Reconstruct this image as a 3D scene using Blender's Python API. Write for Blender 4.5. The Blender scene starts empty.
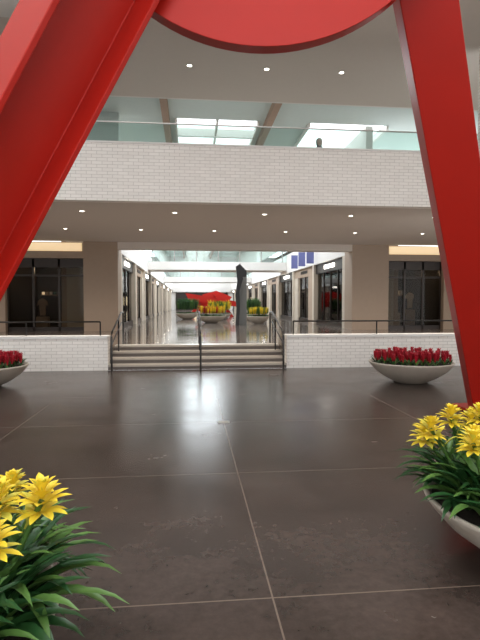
import bpy, math, random
from mathutils import Vector, Matrix
R = random.Random(7)
scene = bpy.context.scene
scene.view_settings.view_transform = 'Standard'
scene.view_settings.exposure = 0.0

# ---------------------------------------------------------------- materials
def new_mat(name):
    m = bpy.data.materials.new(name); m.use_nodes = True
    return m, m.node_tree, m.node_tree.nodes['Principled BSDF']

def mat(name, col, rough=0.6, metal=0.0, var=0.06, scale=6.0, bump=0.0, emit=None, estr=0.0, spec=0.5):
    m, nt, b = new_mat(name)
    L = nt.links
    geo = nt.nodes.new('ShaderNodeNewGeometry')
    nz = nt.nodes.new('ShaderNodeTexNoise'); nz.inputs['Scale'].default_value = scale
    nz.inputs['Detail'].default_value = 3
    L.new(geo.outputs['Position'], nz.inputs['Vector'])
    mx = nt.nodes.new('ShaderNodeMix'); mx.data_type = 'RGBA'
    mx.inputs[6].default_value = (*[c*(1-var) for c in col], 1)
    mx.inputs[7].default_value = (*[min(1, c*(1+var)) for c in col], 1)
    L.new(nz.outputs['Fac'], mx.inputs[0])
    L.new(mx.outputs[2], b.inputs['Base Color'])
    b.inputs['Roughness'].default_value = rough
    b.inputs['Metallic'].default_value = metal
    b.inputs['Specular IOR Level'].default_value = spec
    if bump > 0:
        bp = nt.nodes.new('ShaderNodeBump'); bp.inputs['Strength'].default_value = bump
        bp.inputs['Distance'].default_value = 0.01
        L.new(nz.outputs['Fac'], bp.inputs['Height']); L.new(bp.outputs[0], b.inputs['Normal'])
    if emit:
        b.inputs['Emission Color'].default_value = (*emit, 1)
        b.inputs['Emission Strength'].default_value = estr
    return m

def brick_mat(name, c1, c2, mortar):
    m, nt, b = new_mat(name); L = nt.links
    geo = nt.nodes.new('ShaderNodeNewGeometry')
    sp = nt.nodes.new('ShaderNodeSeparateXYZ'); L.new(geo.outputs['Position'], sp.inputs[0])
    ad = nt.nodes.new('ShaderNodeMath'); ad.operation = 'ADD'
    L.new(sp.outputs[0], ad.inputs[0]); L.new(sp.outputs[1], ad.inputs[1])
    cb = nt.nodes.new('ShaderNodeCombineXYZ'); L.new(ad.outputs[0], cb.inputs[0]); L.new(sp.outputs[2], cb.inputs[1])
    br = nt.nodes.new('ShaderNodeTexBrick')
    br.inputs['Scale'].default_value = 1.0
    br.inputs['Brick Width'].default_value = 0.24
    br.inputs['Row Height'].default_value = 0.078
    br.inputs['Mortar Size'].default_value = 0.006
    br.inputs['Mortar Smooth'].default_value = 0.3
    br.inputs['Color1'].default_value = (*c1, 1); br.inputs['Color2'].default_value = (*c2, 1)
    br.inputs['Mortar'].default_value = (*mortar, 1)
    L.new(cb.outputs[0], br.inputs['Vector'])
    L.new(br.outputs['Color'], b.inputs['Base Color'])
    b.inputs['Roughness'].default_value = 0.55
    bp = nt.nodes.new('ShaderNodeBump'); bp.inputs['Strength'].default_value = 0.3; bp.inputs['Distance'].default_value = 0.005
    bp.invert = True
    L.new(br.outputs['Fac'], bp.inputs['Height']); L.new(bp.outputs[0], b.inputs['Normal'])
    return m

def concrete_floor(name, cA, cB, jcol, sx, ox, sy, oy, rough, jw=0.005, spec=0.6, rvar=0.16):
    m, nt, b = new_mat(name); L = nt.links; N = nt.nodes
    geo = N.new('ShaderNodeNewGeometry')
    sp = N.new('ShaderNodeSeparateXYZ'); L.new(geo.outputs['Position'], sp.inputs[0])
    def M(op, a, v=None):
        n = N.new('ShaderNodeMath'); n.operation = op
        for i, x in enumerate((a, v)):
            if x is None: continue
            if isinstance(x, (int, float)): n.inputs[i].default_value = x
            else: L.new(x, n.inputs[i])
        return n.outputs[0]
    def joint(c, s, o):
        d = M('MULTIPLY', M('ABSOLUTE', M('SUBTRACT', M('FRACT', M('ADD', M('DIVIDE', M('SUBTRACT', c, o), s), 100.5)), 0.5)), s)
        return M('LESS_THAN', d, jw)
    j = M('MAXIMUM', joint(sp.outputs[0], sx, ox), joint(sp.outputs[1], sy, oy))
    n1 = N.new('ShaderNodeTexNoise'); n1.inputs['Scale'].default_value = 1.3; n1.inputs['Detail'].default_value = 5; n1.inputs['Roughness'].default_value = 0.55
    n2 = N.new('ShaderNodeTexNoise'); n2.inputs['Scale'].default_value = 16; n2.inputs['Detail'].default_value = 5; n2.inputs['Roughness'].default_value = 0.65
    L.new(geo.outputs['Position'], n1.inputs['Vector']); L.new(geo.outputs['Position'], n2.inputs['Vector'])
    f = M('ADD', M('MULTIPLY', n1.outputs['Fac'], 0.6), M('MULTIPLY', n2.outputs['Fac'], 0.4))
    rp = N.new('ShaderNodeValToRGB'); rp.color_ramp.elements[0].position = 0.32; rp.color_ramp.elements[1].position = 0.68
    rp.color_ramp.elements[0].color = (*cA, 1); rp.color_ramp.elements[1].color = (*cB, 1)
    L.new(f, rp.inputs[0])
    mx = N.new('ShaderNodeMix'); mx.data_type = 'RGBA'
    L.new(j, mx.inputs[0]); L.new(rp.outputs[0], mx.inputs[6]); mx.inputs[7].default_value = (*jcol, 1)
    L.new(mx.outputs[2], b.inputs['Base Color'])
    r = M('ADD', M('MULTIPLY', n1.outputs['Fac'], rvar), rough)
    L.new(r, b.inputs['Roughness'])
    b.inputs['Specular IOR Level'].default_value = spec
    return m

def glass_mat(name, tint, gl=0.12, ior=1.4):
    m = bpy.data.materials.new(name); m.use_nodes = True; nt = m.node_tree
    nt.nodes.remove(nt.nodes['Principled BSDF'])
    out = nt.nodes['Material Output']
    t = nt.nodes.new('ShaderNodeBsdfTransparent'); t.inputs[0].default_value = (*tint, 1)
    g = nt.nodes.new('ShaderNodeBsdfGlossy'); g.inputs['Roughness'].default_value = 0.03
    fr = nt.nodes.new('ShaderNodeFresnel'); fr.inputs[0].default_value = ior
    ad = nt.nodes.new('ShaderNodeMath'); ad.operation = 'ADD'; ad.inputs[1].default_value = gl*0.3; ad.use_clamp = True
    nt.links.new(fr.outputs[0], ad.inputs[0])
    mx = nt.nodes.new('ShaderNodeMixShader'); nt.links.new(ad.outputs[0], mx.inputs[0])
    nt.links.new(t.outputs[0], mx.inputs[1]); nt.links.new(g.outputs[0], mx.inputs[2]); nt.links.new(mx.outputs[0], out.inputs[0])
    return m

M_BRICK = brick_mat('white_glazed_brick', (0.92,0.88,0.83), (0.86,0.82,0.77), (0.60,0.56,0.52))
M_FLOOR = concrete_floor('stained_concrete', (0.024,0.017,0.014), (0.094,0.066,0.055), (0.19,0.145,0.115), 2.66, 0.44, 2.0, 4.62, 0.165, spec=0.62)
M_FLOOR2 = concrete_floor('polished_concrete', (0.11,0.088,0.074), (0.20,0.162,0.135), (0.30,0.25,0.21), 2.66, 0.44, 2.0, 4.62, 0.02)
M_CEIL = mat('ceiling_plaster', (0.68,0.615,0.555), 0.9, var=0.02)
M_WHITE = mat('white_plaster', (0.82,0.80,0.77), 0.8, var=0.02)
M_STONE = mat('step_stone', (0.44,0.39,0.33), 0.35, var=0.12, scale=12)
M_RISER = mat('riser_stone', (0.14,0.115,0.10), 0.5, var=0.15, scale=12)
M_BEIGE = mat('beige_pilaster', (0.38,0.285,0.21), 0.6, var=0.05)
M_BEIGE2 = mat('light_beige', (0.56,0.49,0.40), 0.6, var=0.05)
M_DARK = mat('bronze_frame', (0.03,0.022,0.018), 0.35, 0.5)
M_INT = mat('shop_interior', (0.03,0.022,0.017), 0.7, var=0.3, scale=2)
M_RAIL = mat('black_rail', (0.02,0.018,0.017), 0.3, 0.6)
M_COVE = mat('cove_glow', (0.9,0.8,0.6), 0.6, emit=(1.0,0.70,0.38), estr=0.62)
M_LAMP = mat('lamp_glow', (1,1,1), 0.5, emit=(1.0,0.93,0.82), estr=9)
M_TRIM = mat('lamp_trim', (0.6,0.57,0.52), 0.5)
M_RED = mat('red_paint', (0.46,0.014,0.007), 0.38, var=0.10, scale=1.5, spec=0.35)
M_BOWL = mat('bowl_glaze', (0.58,0.52,0.44), 0.45, var=0.06, scale=9)
M_SOIL = mat('soil', (0.035,0.025,0.018), 0.95, var=0.4, scale=40, bump=0.6)
M_LEAF = mat('bromeliad_leaf', (0.022,0.080,0.022), 0.33, var=0.45, scale=9)
M_LEAF2 = mat('bromeliad_leaf_light', (0.095,0.20,0.045), 0.36, var=0.35, scale=9)
M_YEL = mat('yellow_bract', (0.93,0.70,0.05), 0.45, var=0.12, scale=25)
M_YEL2 = mat('yellow_green_bract', (0.74,0.68,0.09), 0.45, var=0.15, scale=25)
M_REDF = mat('red_bract', (0.50,0.012,0.03), 0.45, var=0.3, scale=25)
M_BROWN = mat('brown_beam', (0.36,0.24,0.17), 0.6)
M_TEAL = mat('upper_plaster', (0.62,0.71,0.69), 0.8, var=0.03)
M_GLASS = glass_mat('guard_glass', (0.80,0.89,0.87))
M_SGLASS = glass_mat('shop_glass', (0.7,0.67,0.62), 0.0, 1.2)
M_METAL = mat('brushed_metal', (0.45,0.43,0.41), 0.35, 0.8)
M_BLUE = mat('blue_banner', (0.16,0.18,0.42), 0.7)
M_WARM = mat('warm_shop_glow', (0.8,0.6,0.35), 0.6, emit=(1.0,0.76,0.50), estr=1.0, var=.5, scale=1.5)  # emission stands in for warm light on shop displays; also small shop lamps
M_BLACKST = mat('black_steel', (0.045,0.045,0.048), 0.45, 0.3, var=0.3)
M_GREYST = mat('grey_granite', (0.22,0.22,0.21), 0.55, var=0.15, scale=20)
M_SKIN = mat('skin', (0.45,0.27,0.19), 0.6)
M_HAIR = mat('dark_hair', (0.015,0.012,0.010), 0.5)
M_CLOTH = mat('dark_cloth', (0.03,0.035,0.05), 0.8)
M_CLOTH2 = mat('teal_cloth', (0.05,0.16,0.18), 0.8)

# ---------------------------------------------------------------- mesh builder
class MB:
    def __init__(s): s.v=[]; s.f=[]; s.mi=[]; s.mats=[]; s.sm=[]
    def m(s, mt):
        if mt not in s.mats: s.mats.append(mt)
        return s.mats.index(mt)
    def box(s, x0,x1,y0,y1,z0,z1, mt):
        b=len(s.v); i=s.m(mt)
        s.v += [(x,y,z) for z in (z0,z1) for y in (y0,y1) for x in (x0,x1)]
        for q in ((0,2,3,1),(4,5,7,6),(0,1,5,4),(2,6,7,3),(0,4,6,2),(1,3,7,5)):
            s.f.append([b+k for k in q]); s.mi.append(i); s.sm.append(False)
        return s
    def faces(s, vs, fs, mt, smooth=False):
        b=len(s.v); i=s.m(mt); s.v += [tuple(v) for v in vs]
        for q in fs: s.f.append([b+k for k in q]); s.mi.append(i); s.sm.append(smooth)
    def prism(s, pts, p0, p1, ux, uy, mt):
        n=len(pts); vs=[]
        for p in (p0,p1):
            for a,c in pts: vs.append(Vector(p)+ux*a+uy*c)
        fs=[[k,(k+1)%n,n+(k+1)%n,n+k] for k in range(n)]
        fs.append(list(range(n))[::-1]); fs.append(list(range(n,2*n)))
        s.faces(vs,fs,mt)
    def lathe(s, prof, cx, cy, mt, seg=64, smooth=True):
        n=len(prof); vs=[]
        for k in range(seg):
            a=2*math.pi*k/seg
            for r,z in prof: vs.append((cx+r*math.cos(a), cy+r*math.sin(a), z))
        fs=[]
        for k in range(seg):
            k2=(k+1)%seg
            for j in range(n-1): fs.append([k*n+j,k2*n+j,k2*n+j+1,k*n+j+1])
        s.faces(vs,fs,mt,smooth)
    def tube(s, pts, r, mt, seg=10):
        P=[Vector(p) for p in pts]; vs=[]
        for k,p in enumerate(P):
            d=(P[min(k+1,len(P)-1)]-P[max(k-1,0)]).normalized()
            up=Vector((0,0,1)) if abs(d.z)<0.9 else Vector((0,1,0))
            a=d.cross(up).normalized(); c=d.cross(a)
            for q in range(seg):
                t=2*math.pi*q/seg; vs.append(p+a*r*math.cos(t)+c*r*math.sin(t))
        fs=[]
        for k in range(len(P)-1):
            for q in range(seg):
                q2=(q+1)%seg; fs.append([k*seg+q,k*seg+q2,(k+1)*seg+q2,(k+1)*seg+q])
        fs.append(list(range(seg))); fs.append([(len(P)-1)*seg+q for q in range(seg)][::-1])
        s.faces(vs,fs,mt,True)
    def build(s, name, parent=None, bevel=0):
        me=bpy.data.meshes.new(name); me.from_pydata(s.v,[],s.f)
        for mt in s.mats: me.materials.append(mt)
        me.polygons.foreach_set('material_index', s.mi); me.polygons.foreach_set('use_smooth', s.sm)
        me.update()
        o=bpy.data.objects.new(name, me); scene.collection.objects.link(o)
        if parent: o.parent=parent
        if bevel:
            md=o.modifiers.new('bevel','BEVEL'); md.width=bevel; md.segments=2; md.limit_method='ANGLE'
        return o
def empty(name, loc=(0,0,0)):
    o=bpy.data.objects.new(name,None); scene.collection.objects.link(o); o.empty_display_size=0.1
    return o
def box(name,*a,parent=None,bevel=0): return MB().box(*a).build(name,parent,bevel)

# ---------------------------------------------------------------- shell
ZF=0.5      # upper floor
ZS=4.0      # soffit
XL,XR=-2.83,6.64   # corridor
box('floor', -11,11,-9,12.02,-0.2,0, M_FLOOR)
mb=MB(); mb.box(0.36,0.52,6.55,6.68,0.0,0.006,M_METAL); mb.box(0.385,0.495,6.575,6.655,0.006,0.008,M_STONE); mb.build('floor_outlet_cover')
mb=MB(); mb.box(-14,14,13.34,21,0.0,ZF,M_FLOOR2); mb.box(XL-1,XR+1,21,84,0.0,ZF,M_FLOOR2)
mb.box(-14,-1.95,12.3,13.34,0,ZF,M_FLOOR2); mb.box(2.35,14,12.3,13.34,0,ZF,M_FLOOR2)
mb.build('floor_upper')
# steps
st=empty('staircase')
mb=MB()
for k in range(4):
    z1=0.125*(k+1); y0=12.0+0.36*k
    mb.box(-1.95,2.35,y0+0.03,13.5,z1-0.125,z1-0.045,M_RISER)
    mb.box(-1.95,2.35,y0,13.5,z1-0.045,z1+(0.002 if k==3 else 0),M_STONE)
mb.build('stone_steps',st)
# low brick walls
for nm,x0,x1 in (('wall_low_left',-11,-1.95),('wall_low_right',2.35,11)):
    mb=MB(); mb.box(x0,x1,12.0,12.36,0,0.76,M_BRICK)
    mb.box(x0-0.0,x1+0.0,11.97,12.42,0.76,0.82,M_WHITE); mb.build(nm)
# balcony
mb=MB(); mb.box(-14,14,12.0,12.25,ZS,5.34,M_BRICK); mb.box(-14,14,11.98,12.28,5.34,5.38,M_WHITE); mb.build('wall_balcony_parapet')
mb=MB(); mb.box(-14,14,12.25,20.0,ZS,4.4,M_CEIL); mb.build('ceiling_soffit')
# glass guard
mb=MB(); mb.box(-10,10,12.12,12.135,5.38,5.86,M_GLASS)
mb.box(-10,10,12.11,12.145,5.86,5.885,M_METAL)
mb.build('glass_guard_rail')
# main ceiling
mb=MB(); mb.box(-14,14,8.6,15.9,8.0,8.35,M_CEIL); mb.box(-14,14,15.9,15.98,8.0,9.2,M_WHITE); mb.build('ceiling')
mb=MB(); mb.box(-11,-2.75,8.6,10.5,7.5,8.0,M_WHITE); mb.box(-11,-3.3,8.6,11.4,7.76,8.0,M_WHITE); mb.build('ceiling_bulkhead')
# raised ceiling with skylights
mb=MB()
strips=((-6.6,-3.8),(-0.6,2.9),(5.0,8.5))
Y0,Y1=20.9,84
mb.box(-14,14,15.98,Y0,9.2,9.4,M_TEAL)
xs=-14
for i,(a,b) in enumerate(strips):
    mb.box(xs,a,Y0,Y1,9.2,9.4,M_TEAL); xs=b
    if i!=1: mb.box(a,b,27,Y1,9.2,9.4,M_TEAL)
mb.box(xs,14,Y0,Y1,9.2,9.4,M_TEAL)
mb.build('ceiling_upper')
mb=MB()
for a,b in strips:
    mb.box(a,a+.08,Y0,27,9.05,9.25,M_WHITE); mb.box(b-.08,b,Y0,27,9.05,9.25,M_WHITE)
y=22.6
while y<84:
    mb.box(-.6,2.9,y,y+.14,9.05,9.4,M_WHITE); y+=2.4
mb.box((-.6+2.9)/2-.05,(2.9-.6)/2+.05,Y0,84,9.1,9.3,M_WHITE)
mb.build('skylight_frame')
mb=MB()
for x in (-0.95,3.25): mb.box(x-0.13,x+0.13,15.98,84,8.90,9.2,M_BROWN)
mb.build('roof_beams')
# atrium walls
mb=MB(); mb.box(7.2,7.5,-9,12.0,0,8.0,M_BRICK); mb.box(7.5,7.8,-9,8.6,8,13,M_WHITE); mb.build('wall_right')
mb=MB(); mb.box(-11.3,-11,-9,12.0,0,8.0,M_WHITE); mb.box(-11.3,-11,-9,8.6,8,13,M_WHITE); mb.build('wall_left')
mb=MB()
mb.box(-11,7.5,-9.3,-9,0,0.4,M_WHITE); mb.box(-11,7.5,-9.3,-9,12,13,M_WHITE)
for k in range(8): mb.box(-11+k*2.6,-10.7+k*2.6,-9.3,-9,.4,12,M_WHITE)
for z in (3.3,6.2,9.1): mb.box(-11,7.5,-9.2,-9.1,z,z+.15,M_WHITE)
mb.build('window_rear')
mb=MB(); mb.box(-14,14,8.3,8.6,8.0,13,M_WHITE); mb.build('wall_atrium_front')
mb=MB()
mb.box(-11.3,7.8,-9.3,-6,13,13.3,M_WHITE); mb.box(-11.3,7.8,5.5,8.6,13,13.3,M_WHITE); mb.box(-11.3,-7,-6,5.5,13,13.3,M_WHITE); mb.box(5,7.8,-6,5.5,13,13.3,M_WHITE)
for k in range(4): mb.box(-7,5,-4+2.4*k,-3.8+2.4*k,12.8,13.3,M_WHITE)
mb.build('ceiling_atrium')
box('wall_side_left',-14.2,-14,12.0,21,0,9.2,M_BEIGE2); box('wall_side_right',14,14.2,12.0,21,0,9.2,M_BEIGE2)

# back wall at y=20
mb=MB()
mb.box(XL,XR,20.0,20.5,3.73,ZS,M_CEIL)
def colm(x0,x1,mt=M_BEIGE): mb.box(x0,x1,20.0,21.0,ZF,ZS,mt)
colm(-4.15,XL); colm(XR,8.2)
mb.box(-14,-7.1,20.0,21.0,ZF,ZS,M_BEIGE); mb.box(10.6,14,20.0,21.0,ZF,ZS,M_BEIGE)
mb.box(-7.1,-4.15,20.25,21.0,3.35,ZS,M_BEIGE2); mb.box(8.2,10.6,20.25,21.0,3.35,ZS,M_BEIGE2)
mb.box(-7.1,-4.15,20.0,20.25,3.35,3.62,M_BEIGE); mb.box(8.2,10.6,20.0,20.25,3.35,3.62,M_BEIGE)
mb.build('wall_back')
mb=MB(); mb.box(-14,XL,20.5,20.8,4.4,9.2,M_TEAL); mb.box(XR,14,20.5,20.8,4.4,7.2,M_TEAL); mb.build('wall_back_upper')
mb=MB(); mb.box(-7.0,-4.25,20.19,20.25,3.64,3.96,M_COVE); mb.box(8.3,10.5,20.19,20.25,3.64,3.96,M_COVE); mb.build('cove_light')

def garment(mb,x,y,z,mt,s=1.0):
    mb.prism([(-.10*s,0),(.10*s,0),(.12*s,.45*s),(.22*s,.40*s),(.17*s,.58*s),(.05*s,.68*s),(-.05*s,.68*s),(-.17*s,.58*s),(-.22*s,.40*s),(-.12*s,.45*s)],(x,y,z),(x,y+.08,z),Vector((1,0,0)),Vector((0,0,1)),mt)
def storefront(x0,x1,name):
    mb=MB(); y=20.3; H=3.35
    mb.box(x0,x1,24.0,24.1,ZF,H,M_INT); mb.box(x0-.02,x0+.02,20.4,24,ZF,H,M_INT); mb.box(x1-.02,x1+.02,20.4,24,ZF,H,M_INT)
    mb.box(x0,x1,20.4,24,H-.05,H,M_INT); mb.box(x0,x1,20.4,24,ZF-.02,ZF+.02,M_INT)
    mb.box(x0,x1,y-0.01,y+0.01,ZF+.1,H-.1,M_SGLASS)
    n=3; w=(x1-x0)/n
    for k in range(n+1):
        xc=x0+k*w; mb.box(max(x0,xc-.04),min(x1,xc+.04),y-.06,y+.06,ZF,H,M_DARK)
    mb.box(x0,x1,y-.06,y+.06,ZF,ZF+.15,M_DARK); mb.box(x0,x1,y-.06,y+.06,H-.35,H,M_DARK); mb.box(x0,x1,y-.05,y+.05,2.65,2.72,M_DARK)
    for k in range(3):
        xs=x0+.35+k*w
        mb.box(xs,xs+.5,22.6,23.0,ZF,ZF+.5+.15*k,M_BEIGE)
        garment(mb,xs+.25,22.75,ZF+.55+.15*k,(M_BEIGE,M_CLOTH2,M_BEIGE2)[k],1.1)
        mb.box(xs+.15,xs+.25,23.2,23.3,H-.12,H-.06,M_WARM)
        mb.box(xs-.1,xs+.6,23.7,23.98,1.95,1.99,M_BEIGE); 
        for q in range(4): mb.box(xs-.05+q*.17,xs+.04+q*.17,23.75,23.9,1.99,2.12+.05*((q*3+k)%3),(M_WARM,M_BEIGE2,M_WHITE,M_CLOTH2)[q])
    mb.build(name)
    l=bpy.data.lights.new('shop_lamp','POINT'); l.energy=18; l.color=(1,.75,.5); l.shadow_soft_size=.1
    o=bpy.data.objects.new('shop_lamp',l); scene.collection.objects.link(o); o.location=((x0+x1)/2,22.3,3.0)
storefront(-7.1,-4.15,'window_1'); storefront(8.2,10.6,'window_2')

# corridor walls
def corridor_side(X, sgn, name):
    mb=MB()
    def bx(a,b,y0,y1,z0,z1,mt):
        x0,x1=sorted((X+sgn*a,X+sgn*b)); mb.box(x0,x1,y0,y1,z0,z1,mt)
    bx(0,0.5,21.0,84,3.65,4.9,M_WHITE)
    bx(0.02,0.06,21.0,84,4.9,5.5,M_GLASS)
    bx(0.0,0.08,21.0,84,5.5,5.55,M_METAL)
    bx(0.9,1.2,21.0,84,4.9,9.2,M_WHITE)
    bx(2.2,2.4,21.0,84,ZF,4.9,M_BEIGE)
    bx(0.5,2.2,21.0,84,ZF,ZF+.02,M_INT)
    y=21.0; k=0
    while y<80:
        bx(0,2.2,y,y+0.35,ZF,3.65,M_BEIGE2)
        bx(0.12,0.5,y+0.35,y+5.4,3.15,3.65,M_DARK if k%2==0 else M_BEIGE)
        for q in range(6): bx(0.09,0.12,y+2.0+q*.3,y+2.16+q*.3,3.32,3.50,M_LAMP if k%2==0 else M_DARK)
        bx(0.22,0.24,y+0.35,y+5.4,ZF,3.15,M_SGLASS)
        for q in range(1,4): bx(0.18,0.28,y+0.35+q*1.25,y+0.40+q*1.25,ZF,3.15,M_DARK)
        bx(0.15,0.35,y+0.35,y+5.4,ZF,ZF+.2,M_DARK)
        if k%2==1:
            bx(0.08,0.5,y+0.35,y+1.6,ZF,3.15,M_BEIGE)
            bx(0.08,0.5,y+4.4,y+5.4,ZF,3.15,M_BEIGE2)
            bx(2.1,2.2,y+1.8,y+4.2,1.0,2.9,M_WARM)
        else:
            bx(2.1,2.2,y+1.0,y+2.4,1.2,2.6,M_WARM)
            bx(2.1,2.2,y+3.0,y+4.8,1.6,2.6,M_WARM)
        for q in range(5):
            bx(1.2,1.45,y+1.0+q*.85,y+1.3+q*.85,ZF,1.2+.35*((q*7+k)%3),(M_BEIGE2,M_BEIGE,M_WHITE)[(q+k)%3])
        for q in range(3): bx(1.0,1.1,y+1.2+q*1.3,y+1.3+q*1.3,3.05,3.12,M_LAMP)
        if y<50:
            l=bpy.data.lights.new('shop_lamp','POINT'); l.energy=55; l.color=(1,.80,.60); l.shadow_soft_size=.1
            o=bpy.data.objects.new('shop_lamp',l); scene.collection.objects.link(o); o.location=(X+sgn*.9,y+2.8,2.95)
        y+=5.4; k+=1
    mb.build(name)
corridor_side(XL,-1,'wall_corridor_left'); corridor_side(XR,1,'wall_corridor_right')
def bridge(y,name):
    mb=MB(); a,b=XL+.01,XR-.01
    mb.box(a,b,y,y+2.4,3.85,4.4,M_WHITE)
    mb.box(a,b,y+.05,y+.07,4.4,5.3,M_GLASS); mb.box(a,b,y+.03,y+.1,5.3,5.35,M_METAL)
    for k in range(7):
        x=XL+.3+k*(XR-XL-.6)/6; mb.box(x-.03,x+.03,y+.03,y+.09,4.4,5.3,M_METAL)
    mb.build(name)
bridge(34,'floor_footbridge'); bridge(54,'floor_footbridge.001')
mb=MB(); mb.box(XL-1,XR+1,82,82.3,ZF,9.2,M_WHITE)
mb.box(XL,XR,81.6,82,3.4,4.2,M_WHITE)
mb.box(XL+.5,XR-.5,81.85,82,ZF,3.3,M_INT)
for k in range(6): mb.box(XL+.5+k*1.65,XL+.62+k*1.65,81.75,82,ZF,3.4,M_DARK)
mb.box(0.2,1.0,81.7,81.84,1.2,2.6,M_WARM); mb.box(3.2,4.6,81.7,81.84,1.2,2.6,M_WARM)
mb.build('wall_corridor_end')
for i,(y0) in enumerate((26.0,28.0,30.0)):
    mb=MB(); mb.box(XR-.5,XR-.1,y0,y0+.03,3.7,4.5,M_BLUE); mb.tube([(XR,y0+.015,4.53),(XR-.55,y0+.015,4.53)],.015,M_METAL)
    mb.build('hanging_banner')

# recessed lights
def add_dl(mb,x,y,z,r):
    mb.lathe([(r,z-.012),(r*1.35,z-.012),(r*1.4,z)],x,y,M_TRIM,20)
    vs=[(x+r*math.cos(a*math.pi/10),y+r*math.sin(a*math.pi/10),z-.008) for a in range(20)]
    mb.faces(vs,[list(range(20))[::-1]],M_LAMP)
mb=MB()
for x in (-4.2,-2.1,0,2.1,4.2,6.3): add_dl(mb,x,13.7,8.0,.065)
for x in (-3.2,3.2,5.3): add_dl(mb,x,11.9,8.0,.065)
mb.build('ceiling_downlights')
mb=MB(); pts=[]
for x in (-7.6,-5.2,-2.8,-0.4,2.0,4.4,6.8,9.2): add_dl(mb,x,13.4,ZS,.06); pts.append((x,13.4))
for x in (-6.4,-4.0,-1.6,0.8,3.2,5.6,8.0,10.4): add_dl(mb,x,16.6,ZS,.06); pts.append((x,16.6))
mb.build('soffit_downlights')

# railings
def rail_x(x0,x1,y,z,base):
    mb.tube([(x0,y,z),(x1,y,z)],.02,M_RAIL)
    n=max(2,int(abs(x1-x0)/1.7)+1)
    for k in range(n):
        x=x0+(x1-x0)*k/(n-1); mb.tube([(x,y,base),(x,y,z)],.018,M_RAIL)
mb=MB(); rail_x(-9,-2.15,12.2,1.15,.82); mb.build('metal_railing')
mb=MB(); rail_x(2.55,9,12.2,1.15,.82); mb.build('metal_railing.001')
def stair_rail(x,name):
    mb=MB()
    mb.tube([(x,11.75,.0),(x,11.75,.82),(x,11.8,.9),(x,11.95,.95),(x,13.4,1.35),(x,13.75,1.35),(x,13.78,1.31),(x,13.78,.5)],.024,M_RAIL)
    mb.tube([(x,11.75,.60),(x,11.95,.68),(x,13.4,1.08),(x,13.78,1.08)],.016,M_RAIL)
    mb.tube([(x,12.9,.37),(x,12.9,1.2)],.02,M_RAIL)
    mb.build(name,st)
stair_rail(.24,'handrail_centre'); stair_rail(-1.82,'handrail_left'); stair_rail(2.22,'handrail_right')

# ---------------------------------------------------------------- red sculpture
sc=empty('red_steel_sculpture')
def hbeam(p0,p1,ux,W,D,t,name):
    p0=Vector(p0);p1=Vector(p1); d=(p1-p0).normalized()
    ux=Vector(ux); ux=(ux-d*ux.dot(d)).normalized(); uy=d.cross(ux).normalized()
    w=W/2; h=D/2; a=t/2
    pts=[(-w,-h),(-w+t,-h),(-w+t,-a),(w-t,-a),(w-t,-h),(w,-h),(w,h),(w-t,h),(w-t,a),(-w+t,a),(-w+t,h),(-w,h)]
    mb=MB(); mb.prism(pts,p0,p1,ux,uy,M_RED); 
    return mb.build(name,sc,0.008)
hbeam((-3.02,4.45,0.0),(0.72,4.27,7.0),(.76,.65,0),0.72,0.66,0.05,'leg_beam_left')
p0=Vector((4.47,7.0,0)); p1=Vector((1.42,3.91,6.5))
mb=MB(); d=(p1-p0).normalized(); ux=Vector((1,-.1,0)); ux=(ux-d*ux.dot(d)).normalized(); uy=d.cross(ux)
mb.prism([(-.27,-.14),(.27,-.14),(.27,.14),(-.27,.14)],p0,p1,ux,uy,M_RED); mb.build('leg_beam_right',sc,0.01)
mb=MB(); cx,cy,cz,rr=0.66,4.47,5.60,1.75
pts2=[]
for k in range(65):
    a=math.pi*(1.0-0.12)+ (math.pi*1.24)*k/64
    pts2.append((rr*math.cos(a),rr*math.sin(a)))
yaw=math.radians(5)
mb.prism(pts2,(cx,cy-.07,cz),(cx,cy+.07,cz),Vector((math.cos(yaw),-math.sin(yaw),0)),Vector((0,0,1)),M_RED)
mb.build('curved_plate',sc,0.006)
mb=MB(); mb.tube([(0.35,4.27,6.2),(1.8,4.2,6.3)],.12,M_RED,20); mb.build('top_pin',sc)
mb=MB(); mb.box(-3.65,-2.45,4.0,4.9,0,.04,M_RED); mb.build('foot_plate_left',sc)
mb=MB(); mb.box(4.05,4.95,6.65,7.35,0,.04,M_RED); mb.build('foot_plate_right',sc)

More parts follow.
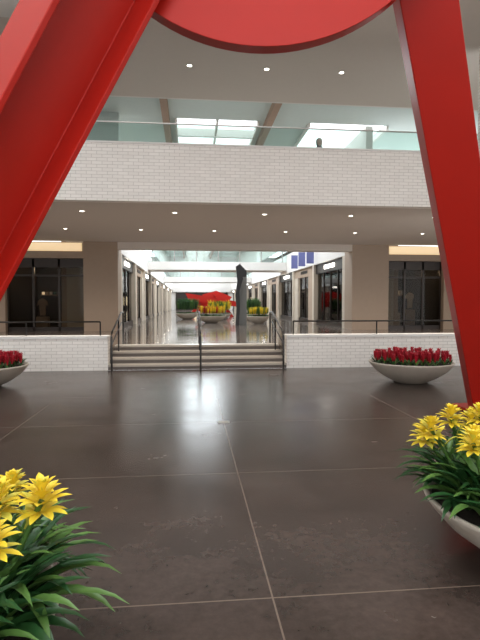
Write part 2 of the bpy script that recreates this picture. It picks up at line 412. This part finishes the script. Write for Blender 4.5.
# ---------------------------------------------------------------- planters
def bowl(mb,cx,cy,z0,Rr,H):
    k=Rr/.83
    prof=[(0.0,z0+.001),(.30*k,z0),(.34*k,z0+.02),(.52*k,z0+.11*H/.42),(.69*k,z0+.23*H/.42),(.79*k,z0+.34*H/.42),(.825*k,z0+H-.03),(.835*k,z0+H-.01),(.82*k,z0+H),(.795*k,z0+H-.008),(.77*k,z0+H-.06)]
    mb.lathe(prof,cx,cy,M_BOWL,72)
    seg=48; r=.775*k; z=z0+H-.05
    vs=[(cx,cy,z+.03)]+[(cx+r*math.cos(2*math.pi*a/seg),cy+r*math.sin(2*math.pi*a/seg),z) for a in range(seg)]
    mb.faces(vs,[[0,1+a,1+(a+1)%seg] for a in range(seg)],M_SOIL)
def strap(mb,base,az,L,w,el,curl,mt,n=7,fold=.25):
    p=Vector(base); e=el; ds=L/n; vs=[]
    side=Vector((-math.sin(az),math.cos(az),0))
    for k in range(n+1):
        t=k/n; dr=Vector((math.cos(az)*math.cos(e),math.sin(az)*math.cos(e),math.sin(e)))
        ww=w*(0.55+0.6*math.sin(min(1,t*1.25)*math.pi*.6))*(1 if t<.6 else max(.02,1-((t-.6)/.4)**1.8))
        nrm=side.cross(dr)
        if nrm.z<0: nrm=-nrm
        vs += [p-side*ww*.5+nrm*ww*fold, p, p+side*ww*.5+nrm*ww*fold]
        p=p+dr*ds; e-=curl/n*(0.5+t)
    fs=[]
    for k in range(n):
        b=k*3; fs += [[b,b+3,b+4,b+1],[b+1,b+4,b+5,b+2]]
    mb.faces(vs,fs,mt,True)
def star(mb,c,r,mts):
    c=Vector(c)
    for lay,(n,el,ll,zo) in enumerate(((9,.05,1.0,-.40),(9,.40,1.0,-.15),(8,.75,.9,.08),(7,1.05,.72,.25),(4,1.35,.5,.38))):
        off=R.random()*6
        for k in range(n):
            az=off+2*math.pi*k/n+R.uniform(-.15,.15)
            strap(mb,c+Vector((0,0,zo*r)),az,r*ll*R.uniform(.82,1.1),r*.30,el+R.uniform(-.12,.12),.5,mts[0] if R.random()<.85 else mts[1],5,.2)
def yellow_planter(cx,cy,name,heads,Rr=.75,H=.38,seed=1):
    R.seed(seed)
    e=empty(name)
    mb=MB(); bowl(mb,cx,cy,0,Rr,H); mb.build('bowl',e)
    lf=MB(); fl=MB()
    def plant(bx,by,hx,hy,hz,flower,L=1.0):
        n=30; off=R.random()*6
        for k in range(n):
            az=off+k*2.4; t=k/n
            strap(lf,(bx+.02*math.cos(az),by+.02*math.sin(az),H-.05+.05*t),az,R.uniform(.38,.54)*(1-.15*t)*L,R.uniform(.036,.052),.70+.72*t,R.uniform(1.1,2.0),M_LEAF if R.random()<.66 else M_LEAF2,8)
        if not flower: return
        fl.tube([(bx,by,H-.05),(bx+(hx-bx)*.4,by+(hy-by)*.4,(H+hz)/2),(hx,hy,hz)],.012,M_LEAF2,8)
        for q in range(10):
            az=q*2.4; f=(.3+.07*q)
            strap(fl,(bx+(hx-bx)*f,by+(hy-by)*f,hz-.19+.016*q),az,.11,.03,.9,.6,M_YEL2 if q>4 else M_LEAF2,4)
        star(fl,(hx,hy,hz),R.uniform(.092,.112),(M_YEL,M_YEL2))
    done=[]
    for hx,hy,hz in heads:
        dx,dy=hx-cx,hy-cy; r=math.hypot(dx,dy); rb=min(r*.85,Rr*.72)
        bx,by=cx+dx/r*rb,cy+dy/r*rb; plant(bx,by,hx,hy,hz,True,1.06); done.append((bx,by))
    spots=[(0,0)]+[(.28*math.cos(a*1.047),.28*math.sin(a*1.047)) for a in range(6)]+[(.55*math.cos(a*.449+.2),.55*math.sin(a*.449+.2)) for a in range(14)]
    for (px,py) in spots:
        bx=cx+px+R.uniform(-.03,.03); by=cy+py+R.uniform(-.03,.03)
        md=min(math.hypot(bx-a,by-b) for a,b in done)
        if md<.07: continue
        plant(bx,by,bx,by,H+R.uniform(.30,.44),md>.26,.95)
    lf.build('leaves',e); fl.build('flowers',e)
yellow_planter(2.23,2.84,'yellow_bromeliad_planter',[(1.45,2.87,.835),(1.73,3.14,.84),(1.60,2.66,.80),(1.88,3.05,.87),(1.72,2.85,.77),(1.50,3.05,.75)],seed=3)
yellow_planter(-1.29,1.98,'yellow_bromeliad_planter.001',[(-.575,1.97,.835),(-.83,2.40,.74),(-.65,1.66,.83),(-.74,1.98,.83)],seed=5)
def red_planter(cx,cy,name,z0=0,Rr=.83,H=.42,cols=(M_REDF,M_REDF),n=120,fh=.24):
    e=empty(name)
    mb=MB(); bowl(mb,cx,cy,z0,Rr,H); mb.build('bowl',e)
    lf=MB(); fl=MB()
    for k in range(n):
        r=Rr*.9*math.sqrt((k+.5)/n); a=k*2.39996; x=cx+r*math.cos(a); y=cy+r*math.sin(a); z=z0+H-.04
        for q in range(5):
            az=R.random()*6.3; strap(lf,(x,y,z),az,R.uniform(.14,.2),.03,1.0,1.0,M_LEAF if R.random()<.5 else M_LEAF2,4)
        h=fh*R.uniform(.8,1.1); mt=cols[0] if R.random()<.6 else cols[1]
        for lay in range(3):
            for q in range(5):
                az=q*1.257+lay*.6; strap(fl,(x,y,z+h*.35+lay*h*.16),az,h*.5,.034,1.2,.25,mt,3)
    lf.build('leaves',e); fl.build('flowers',e)
R.seed(9)
red_planter(4.46,9.7,'red_flower_planter',n=95); red_planter(-3.96,9.9,'red_flower_planter.001',n=95)
red_planter(1.15,27.5,'mixed_flower_planter',ZF,.8,.4,(M_YEL,M_REDF),90,.5)
red_planter(3.6,26.3,'mixed_flower_planter.001',ZF,.6,.4,(M_YEL,M_LEAF2),80,.45)
red_planter(-0.2,34,'mixed_flower_planter.002',ZF,.8,.4,(M_LEAF,M_LEAF2),70,.9)
red_planter(1.9,33,'mixed_flower_planter.003',ZF,.8,.4,(M_LEAF2,M_YEL),70,.8)
red_planter(3.9,32,'mixed_flower_planter.004',ZF,.7,.4,(M_LEAF,M_LEAF2),60,.9)

# distant sculptures
s2=empty('abstract_steel_sculpture')
mb=MB(); mb.box(2.42,2.80,24.7,25.1,ZF,2.9,M_GREYST); mb.build('pedestal',s2)
mb=MB()
X=Vector((1,0,0)); Z=Vector((0,0,1))
mb.prism([(-.12,0),(.05,0),(.10,.9),(.08,1.7),(.26,2.3),(.12,3.05),(-.1,2.9),(-.02,2.2),(-.12,1.5),(-.06,.8)],(2.34,24.5,ZF),(2.34,24.62,ZF),X,Z,M_BLACKST)
mb.prism([(-.1,2.4),(.30,2.4),(.3,2.7),(.0,3.0)],(2.5,24.7,ZF),(2.5,25.0,ZF),X,Z,M_BLACKST)
mb.build('jagged_plates',s2)
s3=empty('red_plate_sculpture')
mb=MB()
mb.prism([(-1.9,0),(-1.6,0),(-.7,1.6),(-1.0,1.65)],(1.8,40,ZF),(1.8,40.3,ZF),X,Z,M_RED)
mb.prism([(1.4,0),(1.7,0),(.4,1.9),(.1,1.8)],(1.8,40.2,ZF),(1.8,40.5,ZF),X,Z,M_RED)
mb.prism([(-2.2,1.9),(-1.9,1.3),(2.0,.8),(2.1,1.2)],(1.8,39.8,ZF),(1.8,40.0,ZF),X,Z,M_RED)
mb.prism([(-1.0,.9),(.9,.7),(1.6,1.6),(.3,2.1),(-.8,1.8)],(1.8,40.6,ZF),(1.8,40.8,ZF),X,Z,M_RED)
mb.build('welded_plates',s3)

# ---------------------------------------------------------------- person on the upper walkway
def person(x,y,z,H,name):
    e=empty(name)
    k=H/1.7
    J=[(0,0,.95),(0,0,1.15),(0,0,1.38),(0,0,1.47),(0,-.01,1.60),
       (.17,0,1.38),(.24,.0,1.12),(.25,-.14,.92),(-.17,0,1.38),(-.24,0,1.12),(-.25,-.14,.92),
       (.09,0,.90),(.10,0,.50),(.10,.02,.08),(.11,-.12,.04),(-.09,0,.90),(-.10,0,.50),(-.10,.02,.08),(-.11,-.12,.04)]
    E=[(0,1),(1,2),(2,3),(3,4),(2,5),(5,6),(6,7),(2,8),(8,9),(9,10),(0,11),(11,12),(12,13),(13,14),(0,15),(15,16),(16,17),(17,18)]
    rad=[.15,.13,.14,.055,.09]+[.065,.045,.03,.065,.045,.03]+[.09,.06,.04,.035,.09,.06,.04,.035]
    me=bpy.data.meshes.new('body'); me.from_pydata([(x+a*k,y+b*k,z+c*k) for a,b,c in J],E,[]); me.materials.append(M_CLOTH)
    o=bpy.data.objects.new('body',me); scene.collection.objects.link(o); o.parent=e
    sk=o.modifiers.new('skin','SKIN'); 
    for v,r in zip(me.skin_vertices[0].data,rad): v.radius=(r*k,r*k*.8)
    me.skin_vertices[0].data[0].use_root=True
    o.modifiers.new('sub','SUBSURF').levels=2; o.modifiers['sub'].render_levels=2
    mb=MB(); hz=z+1.60*k; prof=[(0.001,-.115),(.04,-.10),(.062,-.06),(.074,0),(.078,.04),(.066,.09),(.035,.115),(.001,.122)]
    mb.lathe([(r*k,hz+q*k) for r,q in prof],x,y-.012,M_SKIN,20); mb.box(x-.01,x+.01,y-.10,y-.08,hz-.03,hz+.005,M_SKIN); mb.build('head',e)
    mb=MB(); prof=[(.079,-.07),(.088,0),(.092,.05),(.078,.105),(.04,.135),(.001,.142)]
    mb.lathe([(r*k,hz+q*k) for r,q in prof],x,y+.018,M_HAIR,20); mb.build('hair',e)
person(3.45,13.2,4.4,1.58,'person')

# ---------------------------------------------------------------- lights
w=bpy.data.worlds.new('sky'); scene.world=w; w.use_nodes=True
bg=w.node_tree.nodes['Background']; bg.inputs[0].default_value=(0.96,0.98,1.0,1); bg.inputs[1].default_value=2.6
def area(name,loc,rot,sx,sy,p,col=(1,1,1)):
    l=bpy.data.lights.new(name,'AREA'); l.shape='RECTANGLE'; l.size=sx; l.size_y=sy; l.energy=p; l.color=col
    o=bpy.data.objects.new(name,l); scene.collection.objects.link(o); o.location=loc; o.rotation_euler=rot
area('atrium_fill',(-1,0,12.7),(0,0,0),11,10,430,(1,.99,.97))  # added area light inside the unseen roof opening, fills the atrium
area('corridor_fill',(1.15,34,8.95),(0,0,0),3.4,24,2100,(.88,.94,1))  # area light added below the skylight strip to brighten the corridor
area('corridor_fill_far',(1.15,64,8.95),(0,0,0),3.4,32,2900,(.88,.94,1))  # second added area light, brightens the far half
for i,(x,y) in enumerate(pts):
    l=bpy.data.lights.new('downlight_lamp','SPOT'); l.energy=180; l.spot_size=2.4; l.spot_blend=.8; l.color=(1,.90,.79); l.shadow_soft_size=.06
    o=bpy.data.objects.new('downlight_lamp',l); scene.collection.objects.link(o); o.location=(x,y,ZS-.03)

# ---------------------------------------------------------------- camera
c=bpy.data.cameras.new('camera'); c.sensor_fit='VERTICAL'; c.sensor_height=36; c.lens=28.0; c.clip_end=300
o=bpy.data.objects.new('camera',c); scene.collection.objects.link(o)
o.location=(0,0,1.6); o.rotation_euler=(math.radians(90-1.95),0,-math.radians(5.7)); scene.camera=o
